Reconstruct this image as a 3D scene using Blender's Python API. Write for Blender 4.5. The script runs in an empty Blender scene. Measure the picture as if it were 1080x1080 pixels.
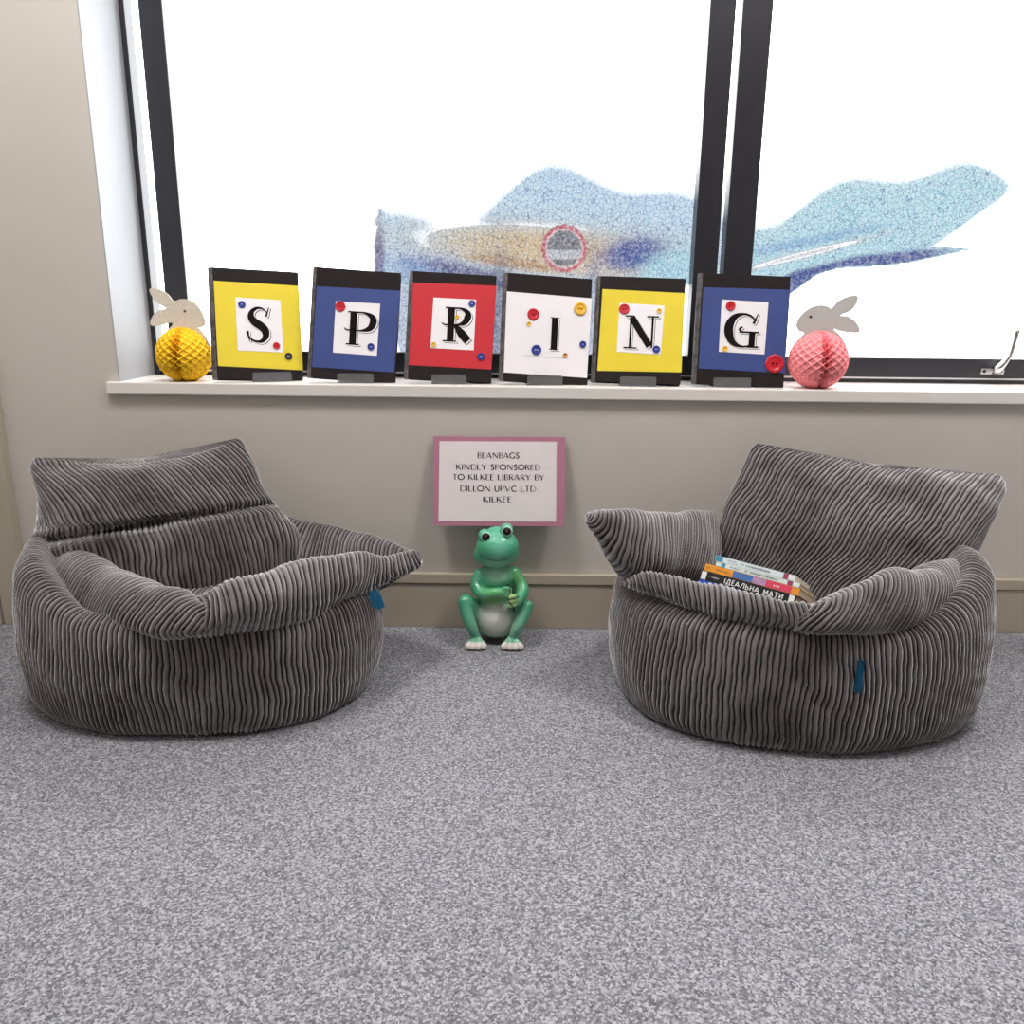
import bpy, bmesh, math, random
import numpy as np
from mathutils import Vector, Matrix
from mathutils.bvhtree import BVHTree
random.seed(4); rng = np.random.default_rng(4)
scene = bpy.context.scene
COL = scene.collection
PI = math.pi

# ------------------------------------------------------------------ camera
TH = math.radians(14.5); ROLL = math.radians(.65); F = 848.0; H = .8305
MC = Matrix.Rotation(PI/2-TH, 3, 'X') @ Matrix.Rotation(ROLL, 3, 'Z')
cam = bpy.data.cameras.new('camera'); co = bpy.data.objects.new('camera', cam); COL.objects.link(co)
M4 = MC.to_4x4(); M4.translation = (0, 0, H); co.matrix_world = M4
cam.sensor_width = 36; cam.lens = 36*F/1080; cam.clip_start = .02
scene.camera = co
CO = Vector((0, 0, H))
def ray(px, py): return (MC @ Vector(((px-540)/F, -(py-540)/F, -1)))
def PY(px, py, Y):                      # point measured in the photo, at distance Y into the room
    d = ray(px, py); return CO + d*(Y/d.y)
def PZ(px, py, z):
    d = ray(px, py); return CO + d*((z-H)/d.z)
MCi = np.array(MC.inverted())
def proj(P):
    q = (np.asarray(P, float)-np.array(CO)) @ MCi.T
    return np.stack([540-F*q[:, 0]/q[:, 2], 540+F*q[:, 1]/q[:, 2]], 1)

# ------------------------------------------------------------------ materials
def lin(c):
    return tuple(((v/255)/12.92 if v/255 <= .04045 else ((v/255+.055)/1.055)**2.4) for v in c)
def mat(name, rgb, rough=.6, noise=0, nscale=40, bump=0, bscale=200, metal=0, sheen=0, spec=.5, coat=0):
    m = bpy.data.materials.new(name); m.use_nodes = True
    nt = m.node_tree; b = nt.nodes['Principled BSDF']; L = nt.links.new
    c = lin(rgb)
    b.inputs['Base Color'].default_value = (*c, 1); b.inputs['Roughness'].default_value = rough
    b.inputs['Metallic'].default_value = metal; b.inputs['Specular IOR Level'].default_value = spec
    if sheen: b.inputs['Sheen Weight'].default_value = sheen; b.inputs['Sheen Roughness'].default_value = .4
    if coat: b.inputs['Coat Weight'].default_value = coat
    tc = nt.nodes.new('ShaderNodeTexCoord')
    n = nt.nodes.new('ShaderNodeTexNoise'); n.inputs['Scale'].default_value = nscale; n.inputs['Detail'].default_value = 4
    L(tc.outputs['Object'], n.inputs['Vector'])
    r = nt.nodes.new('ShaderNodeValToRGB')
    k = max(noise, .02)
    r.color_ramp.elements[0].position = .3; r.color_ramp.elements[1].position = .7
    r.color_ramp.elements[0].color = (*[v*(1-k) for v in c], 1); r.color_ramp.elements[1].color = (*[min(1, v*(1+k)) for v in c], 1)
    L(n.outputs['Fac'], r.inputs['Fac']); L(r.outputs['Color'], b.inputs['Base Color'])
    if bump:
        n2 = nt.nodes.new('ShaderNodeTexNoise'); n2.inputs['Scale'].default_value = bscale; n2.inputs['Detail'].default_value = 3
        L(tc.outputs['Object'], n2.inputs['Vector'])
        bp = nt.nodes.new('ShaderNodeBump'); bp.inputs['Strength'].default_value = bump; bp.inputs['Distance'].default_value = .004
        L(n2.outputs['Fac'], bp.inputs['Height']); L(bp.outputs['Normal'], b.inputs['Normal'])
    return m
def mat_attr(name, attr, rough=.5, coat=0, spec=.5):
    m = bpy.data.materials.new(name); m.use_nodes = True
    nt = m.node_tree; b = nt.nodes['Principled BSDF']
    a = nt.nodes.new('ShaderNodeAttribute'); a.attribute_name = attr
    nt.links.new(a.outputs['Color'], b.inputs['Base Color'])
    b.inputs['Roughness'].default_value = rough; b.inputs['Coat Weight'].default_value = coat; b.inputs['Specular IOR Level'].default_value = spec
    return m

WALL = mat('wall_paint', (197, 191, 184), .75, .025, 3, .05, 300)
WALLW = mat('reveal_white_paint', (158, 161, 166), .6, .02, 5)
SILL = mat('sill_gloss_paint', (226, 221, 217), .3, .02, 6)
SKIRT = mat('skirting_paint', (176, 165, 148), .45, .03, 4)
CEIL = mat('ceiling_paint', (225, 222, 216), .8)
ANTH = mat('anthracite_window_frame', (38, 38, 44), .35, .06, 20)
SEAL = mat('pale_seal', (200, 200, 205), .4)
CHROME = mat('brushed_chrome', (200, 200, 200), .25, metal=1)
BLACKC = mat('black_book_cloth', (31, 25, 25), .7, .15, 90, .2, 900, spec=.2)
PAGES = mat('page_edges', (222, 208, 180), .8, .12, 200)
YEL = mat('yellow_card', (222, 199, 44), .65, .03, 12)
BLU = mat('navy_blue_card', (48, 66, 128), .65, .04, 12)
RED = mat('red_card', (192, 30, 42), .65, .04, 12)
WHT = mat('white_paper', (232, 228, 232), .7, .02, 12)
INK = mat('black_ink', (24, 18, 18), .8, spec=.1)
WORN = mat('worn_black_spine', (74, 70, 70), .5, .7, 70, .3, 300)
BT = {k: mat(k+'_button_plastic', c, .38, .1, 200, coat=.1) for k, c in dict(red=(190, 18, 38), blue=(30, 52, 140), gold=(228, 176, 52), yellow=(232, 190, 70), orange=(214, 140, 60), black=(30, 32, 40)).items()}
def build_carpet():
    m = bpy.data.materials.new('grey_flecked_carpet'); m.use_nodes = True
    nt = m.node_tree; b = nt.nodes['Principled BSDF']; L = nt.links.new
    b.inputs['Roughness'].default_value = .95; b.inputs['Specular IOR Level'].default_value = .1
    tc = nt.nodes.new('ShaderNodeTexCoord')
    v = nt.nodes.new('ShaderNodeTexVoronoi'); v.inputs['Scale'].default_value = 330
    L(tc.outputs['Object'], v.inputs['Vector'])
    n = nt.nodes.new('ShaderNodeTexNoise'); n.inputs['Scale'].default_value = 190; n.inputs['Detail'].default_value = 5; n.inputs['Roughness'].default_value = .7
    L(tc.outputs['Object'], n.inputs['Vector'])
    hs = nt.nodes.new('ShaderNodeSeparateColor'); L(v.outputs['Color'], hs.inputs['Color'])
    mx = nt.nodes.new('ShaderNodeMix'); mx.data_type = 'FLOAT'; mx.inputs[0].default_value = .5
    L(hs.outputs['Red'], mx.inputs[2]); L(n.outputs['Fac'], mx.inputs[3])
    r = nt.nodes.new('ShaderNodeValToRGB'); e = r.color_ramp.elements
    e[0].position = .2; e[0].color = (*lin((84, 85, 91)), 1)
    e[1].position = .8; e[1].color = (*lin((184, 184, 191)), 1)
    q = e.new(.5); q.color = (*lin((132, 133, 139)), 1)
    L(mx.outputs[0], r.inputs['Fac']); L(r.outputs['Color'], b.inputs['Base Color'])
    bp = nt.nodes.new('ShaderNodeBump'); bp.inputs['Strength'].default_value = .6; bp.inputs['Distance'].default_value = .004
    L(mx.outputs[0], bp.inputs['Height']); L(bp.outputs['Normal'], b.inputs['Normal'])
    return m
CARPET = build_carpet()
def build_cord():
    m = bpy.data.materials.new('grey_jumbo_corduroy'); m.use_nodes = True
    nt = m.node_tree; b = nt.nodes['Principled BSDF']; L = nt.links.new
    b.inputs['Roughness'].default_value = .9; b.inputs['Specular IOR Level'].default_value = .15
    b.inputs['Sheen Weight'].default_value = 1; b.inputs['Sheen Roughness'].default_value = .38
    b.inputs['Sheen Tint'].default_value = (.92, .92, .94, 1)
    tc = nt.nodes.new('ShaderNodeTexCoord')
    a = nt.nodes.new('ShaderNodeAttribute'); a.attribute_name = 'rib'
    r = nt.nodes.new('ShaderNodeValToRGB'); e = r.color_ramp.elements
    e[0].position = .28; e[0].color = (*lin((18, 14, 14)), 1)          # groove shade between the wales, painted into the colour
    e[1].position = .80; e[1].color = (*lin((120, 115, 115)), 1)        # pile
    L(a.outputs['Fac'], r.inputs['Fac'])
    n = nt.nodes.new('ShaderNodeTexNoise'); n.inputs['Scale'].default_value = 6.5; n.inputs['Detail'].default_value = 5; n.inputs['Roughness'].default_value = .65
    L(tc.outputs['Object'], n.inputs['Vector'])
    r2 = nt.nodes.new('ShaderNodeValToRGB'); e = r2.color_ramp.elements
    e[0].position = .32; e[0].color = (.46, .41, .40, 1); e[1].position = .64; e[1].color = (1.12, 1.12, 1.13, 1)
    L(n.outputs['Fac'], r2.inputs['Fac'])
    mx = nt.nodes.new('ShaderNodeMix'); mx.data_type = 'RGBA'; mx.blend_type = 'MULTIPLY'; mx.inputs[0].default_value = 1
    L(r.outputs['Color'], mx.inputs[6]); L(r2.outputs['Color'], mx.inputs[7]); L(mx.outputs[2], b.inputs['Base Color'])
    n2 = nt.nodes.new('ShaderNodeTexNoise'); n2.inputs['Scale'].default_value = 260; n2.inputs['Detail'].default_value = 3
    L(tc.outputs['Object'], n2.inputs['Vector'])
    bp = nt.nodes.new('ShaderNodeBump'); bp.inputs['Strength'].default_value = .45; bp.inputs['Distance'].default_value = .003
    L(n2.outputs['Fac'], bp.inputs['Height']); L(bp.outputs['Normal'], b.inputs['Normal'])
    sh = nt.nodes.new('ShaderNodeBsdfSheen'); sh.inputs['Roughness'].default_value = .42
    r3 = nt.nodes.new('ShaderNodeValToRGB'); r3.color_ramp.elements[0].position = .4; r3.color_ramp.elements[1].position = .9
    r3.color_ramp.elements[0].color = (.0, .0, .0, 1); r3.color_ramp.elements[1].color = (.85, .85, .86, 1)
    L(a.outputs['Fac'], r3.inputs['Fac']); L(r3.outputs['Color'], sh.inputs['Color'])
    ad = nt.nodes.new('ShaderNodeAddShader'); L(b.outputs[0], ad.inputs[0]); L(sh.outputs[0], ad.inputs[1]); L(ad.outputs[0], nt.nodes['Material Output'].inputs['Surface'])
    return m
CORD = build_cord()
def build_acrylic():
    m = bpy.data.materials.new('clear_acrylic'); m.use_nodes = True
    nt = m.node_tree; nt.nodes.remove(nt.nodes['Principled BSDF']); L = nt.links.new
    out = nt.nodes['Material Output']
    t = nt.nodes.new('ShaderNodeBsdfTransparent'); t.inputs['Color'].default_value = (.80, .81, .83, 1)
    g = nt.nodes.new('ShaderNodeBsdfPrincipled'); g.inputs['Base Color'].default_value = (*lin((150, 150, 152)), 1); g.inputs['Roughness'].default_value = .12
    mx = nt.nodes.new('ShaderNodeMixShader'); mx.inputs[0].default_value = .3
    L(t.outputs[0], mx.inputs[1]); L(g.outputs[0], mx.inputs[2]); L(mx.outputs[0], out.inputs['Surface'])
    return m
ACRY = build_acrylic()

# ------------------------------------------------------------------ object helpers
def link(name, me, m=None, parent=None, kind=None):
    o = bpy.data.objects.new(name, me); COL.objects.link(o)
    if m is not None: me.materials.append(m)
    if parent: o.parent = parent
    if kind: o['kind'] = kind
    return o
def thing(name, label, cat, loc=(0, 0, 0), group=None, mw=None):
    o = bpy.data.objects.new(name, None); COL.objects.link(o); o.empty_display_size = .05
    if mw is not None: o.matrix_world = mw
    else: o.location = loc
    o['label'] = label; o['category'] = cat
    if group: o['group'] = group
    return o
def tag(o, label, cat, group=None):
    o['label'] = label; o['category'] = cat
    if group: o['group'] = group
    return o
def fin(bm, name, smooth=False, bevel=0, off=None, angle=None):
    if bevel:
        bmesh.ops.bevel(bm, geom=list(bm.edges), offset=bevel, segments=2, profile=.6, affect='EDGES')
    bmesh.ops.recalc_face_normals(bm, faces=bm.faces)
    if off is not None:
        for v in bm.verts: v.co -= Vector(off)
    me = bpy.data.meshes.new(name); bm.to_mesh(me); bm.free()
    if smooth:
        for p in me.polygons: p.use_smooth = True
    return me
def box(bm, x0, x1, y0, y1, z0, z1):
    vs = [bm.verts.new((x, y, z)) for z in (z0, z1) for y in (y0, y1) for x in (x0, x1)]
    for f in ((0, 1, 3, 2), (4, 6, 7, 5), (0, 4, 5, 1), (1, 5, 7, 3), (3, 7, 6, 2), (2, 6, 4, 0)):
        bm.faces.new([vs[i] for i in f])
def boxo(name, b, m, parent=None, kind=None, bevel=0):
    bm = bmesh.new()
    if isinstance(b[0], (int, float)): b = [b]
    for q in b: box(bm, *q)
    return link(name, fin(bm, name, bevel=bevel), m, parent, kind)
def prism(bm, pts, y0, y1):             # outline in local x,z extruded along y
    f = [bm.verts.new((x, y0, z)) for x, z in pts]; k = [bm.verts.new((x, y1, z)) for x, z in pts]
    bm.faces.new(f); bm.faces.new(k[::-1])
    n = len(pts)
    for i in range(n): bm.faces.new((f[i], k[i], k[(i+1) % n], f[(i+1) % n]))
def catmull(P, n):
    P = np.asarray(P, float)
    if P.ndim == 1: P = P[:, None]
    k = len(P); t = np.linspace(0, k-1, n); i = np.clip(t.astype(int), 0, k-2); f = (t-i)[:, None]
    g = lambda j: P[np.clip(j, 0, k-1)]
    p0, p1, p2, p3 = g(i-1), g(i), g(i+1), g(i+2)
    p0 = np.where((i == 0)[:, None], 2*p1-p2, p0); p3 = np.where((i == k-2)[:, None], 2*p2-p1, p3)
    return .5*((2*p1)+(-p0+p2)*f+(2*p0-5*p1+4*p2-p3)*f**2+(-p0+3*p1-3*p2+p3)*f**3)
def tube(bm, pts, r, seg=8, n=None):
    P = catmull(pts, n or len(pts)*5); rs = np.full(len(P), r) if np.isscalar(r) else catmull(r, len(P))[:, 0]
    prev = None; rings = []
    for i, p in enumerate(P):
        d = Vector(P[min(i+1, len(P)-1)]-P[max(i-1, 0)]).normalized()
        a = d.orthogonal() if prev is None else (prev - d*prev.dot(d))
        a.normalize(); prev = a; b = d.cross(a)
        rings.append([bm.verts.new(Vector(p)+(a*math.cos(2*PI*k/seg)+b*math.sin(2*PI*k/seg))*rs[i]) for k in range(seg)])
    for A, B in zip(rings, rings[1:]):
        for k in range(seg): bm.faces.new((A[k], A[(k+1) % seg], B[(k+1) % seg], B[k]))
    bm.faces.new(rings[0][::-1]); bm.faces.new(rings[-1])
def np_mesh(name, V, Fc, attr=None, colors=None):
    me = bpy.data.meshes.new(name)
    V = np.asarray(V, np.float32); Fc = np.asarray(Fc, np.int32)
    me.vertices.add(len(V)); me.vertices.foreach_set('co', V.ravel())
    me.loops.add(Fc.size); me.loops.foreach_set('vertex_index', Fc.ravel())
    me.polygons.add(len(Fc)); me.polygons.foreach_set('loop_start', np.arange(len(Fc), dtype=np.int32)*Fc.shape[1])
    me.polygons.foreach_set('use_smooth', np.ones(len(Fc), bool))
    if attr:
        a = me.attributes.new(attr[0], 'FLOAT', 'POINT'); a.data.foreach_set('value', np.asarray(attr[1], np.float32))
    if colors is not None:
        a = me.color_attributes.new('col', 'FLOAT_COLOR', 'POINT')
        c = np.ones((len(V), 4), np.float32); c[:, :3] = colors; a.data.foreach_set('color', c.ravel())
    me.update(calc_edges=True); me.validate()
    return me

# ------------------------------------------------------------------ room shell
XL, XR, YB, ZC = -1.62, 2.3, -1.7, 2.6
WX0, WX1, WZ0, WZ1 = -.975, 2.2, .604, 1.78
boxo('floor', (XL, XR, YB, 2.0, -.05, 0), CARPET, kind='structure')
boxo('ceiling', (XL, XR, YB, 2.0, ZC, ZC+.05), CEIL, kind='structure')
wb = boxo('wall_back', [(XL, WX0, 2.0, 2.26, 0, ZC), (WX1, XR, 2.0, 2.26, 0, ZC), (WX0, WX1, 2.0, 2.26, 0, WZ0), (WX0, WX1, 2.0, 2.26, WZ1, ZC)], WALL, kind='structure')
boxo('wall_left', (XL-.05, XL, YB, 2.26, 0, ZC), WALL, kind='structure')
boxo('wall_right', (XR, XR+.05, YB, 2.26, 0, ZC), WALL, kind='structure')
boxo('wall_front', (XL, XR, YB-.05, YB, 0, ZC), mat('far_wall_paint', (120, 112, 106), .8), kind='structure')
boxo('trim_1', [(XL, -1.335, 1.962, 1.9995, 0, ZC), (-1.331, -1.272, 1.968, 1.9995, 0, ZC)], mat('boxing_paint', (176, 168, 152), .6, .03, 3), kind='structure', bevel=.003)
boxo('baseboard_back', [(-1.27, XR, 1.984, 1.9995, 0, .1215), (-1.27, XR, 1.980, 1.9995, .1235, .150)], SKIRT, kind='structure', bevel=.0018)
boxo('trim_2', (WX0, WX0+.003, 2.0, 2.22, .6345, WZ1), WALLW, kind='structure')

win = bpy.data.objects.new('window_1', None); COL.objects.link(win); win['kind'] = 'structure'
boxo('window_sill', (-1.0, WX1, 1.985, 2.22, .605, .6345), SILL, win, 'structure', bevel=.0025)
FY0, FY1 = 2.20, 2.245
bm = bmesh.new()
box(bm, WX0+.003, WX1, FY0+.008, FY1, .6345, .648)
box(bm, WX0+.003, WX0+.016, FY0, FY1, .6345, WZ1); box(bm, WX1-.05, WX1, FY0, FY1, .6345, WZ1); box(bm, WX0+.003, WX1, FY0, FY1, WZ1-.05, WZ1)
link('window_frame', fin(bm, 'window_frame', bevel=.0015), ANTH, win, 'structure')
boxo('bottom_rail', (WX0+.016, WX1-.05, FY0+.005, FY1-.003, .650, .700), ANTH, win, 'structure', bevel=.002)
boxo('window_seal', [(WX0+.016, WX1-.05, FY0+.003, FY0+.02, .6455, .6495), (-.86, .465, FY0+.004, FY0+.02, .7002, .7022), (.62, WX1-.05, FY0+.004, FY0+.02, .7002, .7022), (-.8648, -.862, FY0-.003, FY1, .7, WZ1)], SEAL, win, 'structure')
for x0, x1 in ((-.923, -.865), (.467, .530), (.547, .620)):
    boxo('mullion', (x0, x1, FY0-.004, FY1, .648, WZ1), ANTH, win, 'structure', bevel=.002)

# glass with a stained, crackled art film; colours vary over its area
def blob(P, cx, cy, rx, ry, rot=0, hard=3):
    c, s = math.cos(rot), math.sin(rot); x = P[:, 0]-cx; y = P[:, 1]-cy
    u = (x*c+y*s)/rx; v = (-x*s+y*c)/ry
    return 1/(1+(u*u+v*v)**hard)
def film_colors(P):
    n = len(P); C = np.ones((n, 3)); 
    def put(w, rgb):
        nonlocal C
        C = C*(1-w[:, None])+np.array(lin(rgb))[None]*w[:, None]
    x, y = P[:, 0], P[:, 1]
    # broad pale water right of the first clear part of the glass, fading to clear upwards
    wob = 3*np.sin(y*.21)+2*np.sin(y*.5+1)
    mid = (x > 398+wob) & (x < 790)
    fade = np.clip((y-(150+26*np.sin(x*.017+.6)+12*np.sin(x*.041)))/70, 0, 1)
    put(mid*fade*np.where(y > 300, .35, .8), (178, 214, 236))
    put(blob(P, 400, 275, 5, 40)*fade, (108, 104, 150))
    put(blob(P, 462, 283, 45, 13, .1)*.8, (96, 140, 208))
    put(blob(P, 505, 292, 55, 8, .25)*.95, (52, 70, 140))
    put(blob(P, 575, 262, 120, 22, .08, 2)*.95, (222, 192, 142))
    put(blob(P, 545, 278, 55, 6, .15)*.8, (196, 150, 92))
    put(blob(P, 640, 284, 55, 8, .1)*.6, (232, 208, 176))
    put(blob(P, 528, 335, 14, 60)*.8, (60, 66, 110))
    put(blob(P, 428, 335, 12, 50)*.35, (60, 90, 150))
    put(blob(P, 626, 330, 8, 60)*.45, (70, 84, 150))
    put(blob(P, 668, 268, 34, 17, -.15)*.95, (64, 82, 158))
    put(blob(P, 705, 285, 34, 20, -.4)*.8, (166, 220, 234))
    d = np.hypot((x-595)/24, (y-262)/25)
    put((d < 1)*1., (206, 96, 108)); put((d < .84)*1., (232, 196, 190)); put((d < .76)*1., (128, 128, 130))
    put(((d < .76) & (np.abs(y-268) < 5))*.7, (222, 222, 224))
    # right-hand pane: water band with a dark blue edge sweeping up to the right
    ye = np.interp(x, [792, 835, 862, 885, 930, 960, 1012, 1030], [332, 309, 290, 283, 281, 277, 266, 262])
    yt = np.interp(x, [792, 835, 870, 900, 960, 1012, 1030], [318, 284, 276, 268, 262, 258, 260])
    rp = (x > 770)
    ye = np.where((y < 262) & (x > 960), 266+(1012-x)*.25*0-(x-1012)*.5, ye)
    put(rp*(y < ye)*fade*.85*np.clip((np.where(y < 262, 1015+(262-y)*1.4, 1060)-x)/45, 0, 1), (172, 222, 232))
    put(rp*np.clip((ye-y)/2, 0, 1)*np.clip((y-yt)/5, 0, 1)*np.clip((1018-x)/40, 0, 1)*.95, (66, 80, 152))
    put(rp*blob(P, 850, 268, 70, 3.5, -.25)*.6, (226, 196, 180))
    put(rp*blob(P, 850, 255, 80, 5, -.2)*.6, (120, 170, 215))
    return np.clip(C, 0, 1)
def build_glass():
    m = bpy.data.materials.new('stained_window_glass'); m.use_nodes = True
    nt = m.node_tree; nt.nodes.remove(nt.nodes['Principled BSDF']); L = nt.links.new; out = nt.nodes['Material Output']
    a = nt.nodes.new('ShaderNodeAttribute'); a.attribute_name = 'col'
    tc = nt.nodes.new('ShaderNodeTexCoord')
    # how strongly tinted the glass is here -> crackle only on tinted parts
    sep = nt.nodes.new('ShaderNodeSeparateColor'); L(a.outputs['Color'], sep.inputs[0])
    inv = nt.nodes.new('ShaderNodeMath'); inv.operation = 'SUBTRACT'; inv.inputs[0].default_value = 1
    mn = nt.nodes.new('ShaderNodeMath'); mn.operation = 'MINIMUM'; L(sep.outputs['Red'], mn.inputs[0]); L(sep.outputs['Blue'], mn.inputs[1])
    L(mn.outputs[0], inv.inputs[1])
    amt = nt.nodes.new('ShaderNodeMath'); amt.operation = 'MULTIPLY'; amt.use_clamp = True; amt.inputs[1].default_value = 2.5; L(inv.outputs[0], amt.inputs[0])
    nz = nt.nodes.new('ShaderNodeTexNoise'); nz.inputs['Scale'].default_value = 60; L(tc.outputs['Object'], nz.inputs['Vector'])
    ad = nt.nodes.new('ShaderNodeMix'); ad.data_type = 'VECTOR'; ad.inputs[0].default_value = .02
    L(tc.outputs['Object'], ad.inputs[4]); L(nz.outputs['Color'], ad.inputs[5])
    vo = nt.nodes.new('ShaderNodeTexVoronoi'); vo.feature = 'DISTANCE_TO_EDGE'; vo.inputs['Scale'].default_value = 95; L(ad.outputs[1], vo.inputs['Vector'])
    rc = nt.nodes.new('ShaderNodeValToRGB'); rc.color_ramp.elements[0].position = .02; rc.color_ramp.elements[1].position = .07
    rc.color_ramp.elements[0].color = (.42, .46, .60, 1); rc.color_ramp.elements[1].color = (1, 1, 1, 1); L(vo.outputs['Distance'], rc.inputs['Fac'])
    n3 = nt.nodes.new('ShaderNodeTexNoise'); n3.inputs['Scale'].default_value = 130; n3.inputs['Detail'].default_value = 5; n3.inputs['Roughness'].default_value = .8
    L(tc.outputs['Object'], n3.inputs['Vector'])
    rn = nt.nodes.new('ShaderNodeValToRGB'); rn.color_ramp.elements[0].position = .44; rn.color_ramp.elements[1].position = .56
    L(n3.outputs['Fac'], rn.inputs['Fac'])
    # white glints between the flakes
    w = nt.nodes.new('ShaderNodeMix'); w.data_type = 'RGBA'; w.inputs[7].default_value = (.95, .96, 1, 1)
    gf = nt.nodes.new('ShaderNodeMath'); gf.operation = 'MULTIPLY'; gf.inputs[1].default_value = .32; L(rn.outputs['Color'], gf.inputs[0])
    L(gf.outputs[0], w.inputs[0]); L(a.outputs['Color'], w.inputs[6])
    mu = nt.nodes.new('ShaderNodeMix'); mu.data_type = 'RGBA'; mu.blend_type = 'MULTIPLY'; L(amt.outputs[0], mu.inputs[0])
    L(w.outputs[2], mu.inputs[6]); L(rc.outputs['Color'], mu.inputs[7])
    # the daylight outside is several times brighter than the room, so tints are held down accordingly
    pale = nt.nodes.new('ShaderNodeMix'); pale.data_type = 'RGBA'; pale.inputs[6].default_value = (1, 1, 1, 1)
    dark = nt.nodes.new('ShaderNodeMix'); dark.data_type = 'RGBA'; dark.blend_type = 'MULTIPLY'; dark.inputs[0].default_value = 1
    dark.inputs[7].default_value = (DENS, DENS, DENS, 1); L(mu.outputs[2], dark.inputs[6])
    L(amt.outputs[0], pale.inputs[0]); L(dark.outputs[2], pale.inputs[7])
    t = nt.nodes.new('ShaderNodeBsdfTransparent'); L(pale.outputs[2], t.inputs['Color'])
    g = nt.nodes.new('ShaderNodeBsdfGlossy'); g.inputs['Roughness'].default_value = .05
    mx = nt.nodes.new('ShaderNodeMixShader'); mx.inputs[0].default_value = .03
    L(t.outputs[0], mx.inputs[1]); L(g.outputs[0], mx.inputs[2]); L(mx.outputs[0], out.inputs['Surface'])
    return m
SKY = 7.0; DENS = 1.0/SKY
GLASS = build_glass()
for x0, x1 in ((WX0+.016, -.923), (-.865, .467), (.53, .547), (.62, WX1-.05)):
    nx = max(2, int((x1-x0)/.004)); z0, z1 = .70, WZ1-.05; nz = int((z1-z0)/.004)
    X, Z = np.meshgrid(np.linspace(x0, x1, nx+1), np.linspace(z0, z1, nz+1))
    V = np.stack([X.ravel(), np.full(X.size, 2.228), Z.ravel()], 1)
    idx = np.arange(X.size).reshape(X.shape)
    Fc = np.stack([idx[:-1, :-1].ravel(), idx[:-1, 1:].ravel(), idx[1:, 1:].ravel(), idx[1:, :-1].ravel()], 1)
    link('glass_pane', np_mesh('glass_pane', V, Fc, colors=film_colors(proj(V))), GLASS, win, 'structure')
# casement handle on the right-hand rail
hp = PY(1046, 391.5, 2.205); U = .00255
bm = bmesh.new(); box(bm, hp.x-13*U, hp.x+12*U, 2.199, 2.205, hp.z-3*U, hp.z+3*U)
hd = link('window_handle', fin(bm, 'window_handle', bevel=.002), CHROME, win, 'structure')
bm = bmesh.new(); tube(bm, [(hp.x+2*U, 2.204, hp.z+1*U), (hp.x+2*U, 2.185, hp.z+3*U), (hp.x+7*U, 2.178, hp.z+12*U), (hp.x+11*U, 2.178, hp.z+22*U), (hp.x+14*U, 2.180, hp.z+44*U)], [.012, .012, .008, .0065, .008], 10, 30)
link('handle_lever', fin(bm, 'handle_lever', True), CHROME, hd, 'structure')
bm = bmesh.new()
for sx in (-9, 8): tube(bm, [(hp.x+sx*U, 2.2, hp.z), (hp.x+sx*U, 2.1975, hp.z)], .0045, 12, 2)
link('handle_screw', fin(bm, 'handle_screw'), ANTH, hd, 'structure')

# ------------------------------------------------------------------ lettering (strokes of varying weight)
def stroke(bm, pts, w, y, n=None, thick=None):
    """flat ribbon along pts (x,z) with half-widths w at depth y (facing -y)"""
    straight = len(pts) == 2
    P = catmull(pts, n or (2 if straight else len(pts)*6)); W = catmull(w, len(P))[:, 0] if not np.isscalar(w) else np.full(len(P), w)
    prev = None
    for i, p in enumerate(P):
        d = P[min(i+1, len(P)-1)]-P[max(i-1, 0)]; d = d/(np.linalg.norm(d)+1e-9); nrm = np.array([-d[1], d[0]])
        a = p+nrm*W[i]; b = p-nrm*W[i]
        cur = (bm.verts.new((a[0], y, a[1])), bm.verts.new((b[0], y, b[1])))
        if prev: bm.faces.new((prev[0], prev[1], cur[1], cur[0]))
        prev = cur
def facefront(me):
    # make every letter face look towards -y
    bm = bmesh.new(); bm.from_mesh(me); bm.normal_update()
    bad = [f for f in bm.faces if f.normal.y > 0]
    bmesh.ops.reverse_faces(bm, faces=bad); bm.to_mesh(me); bm.free()
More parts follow.
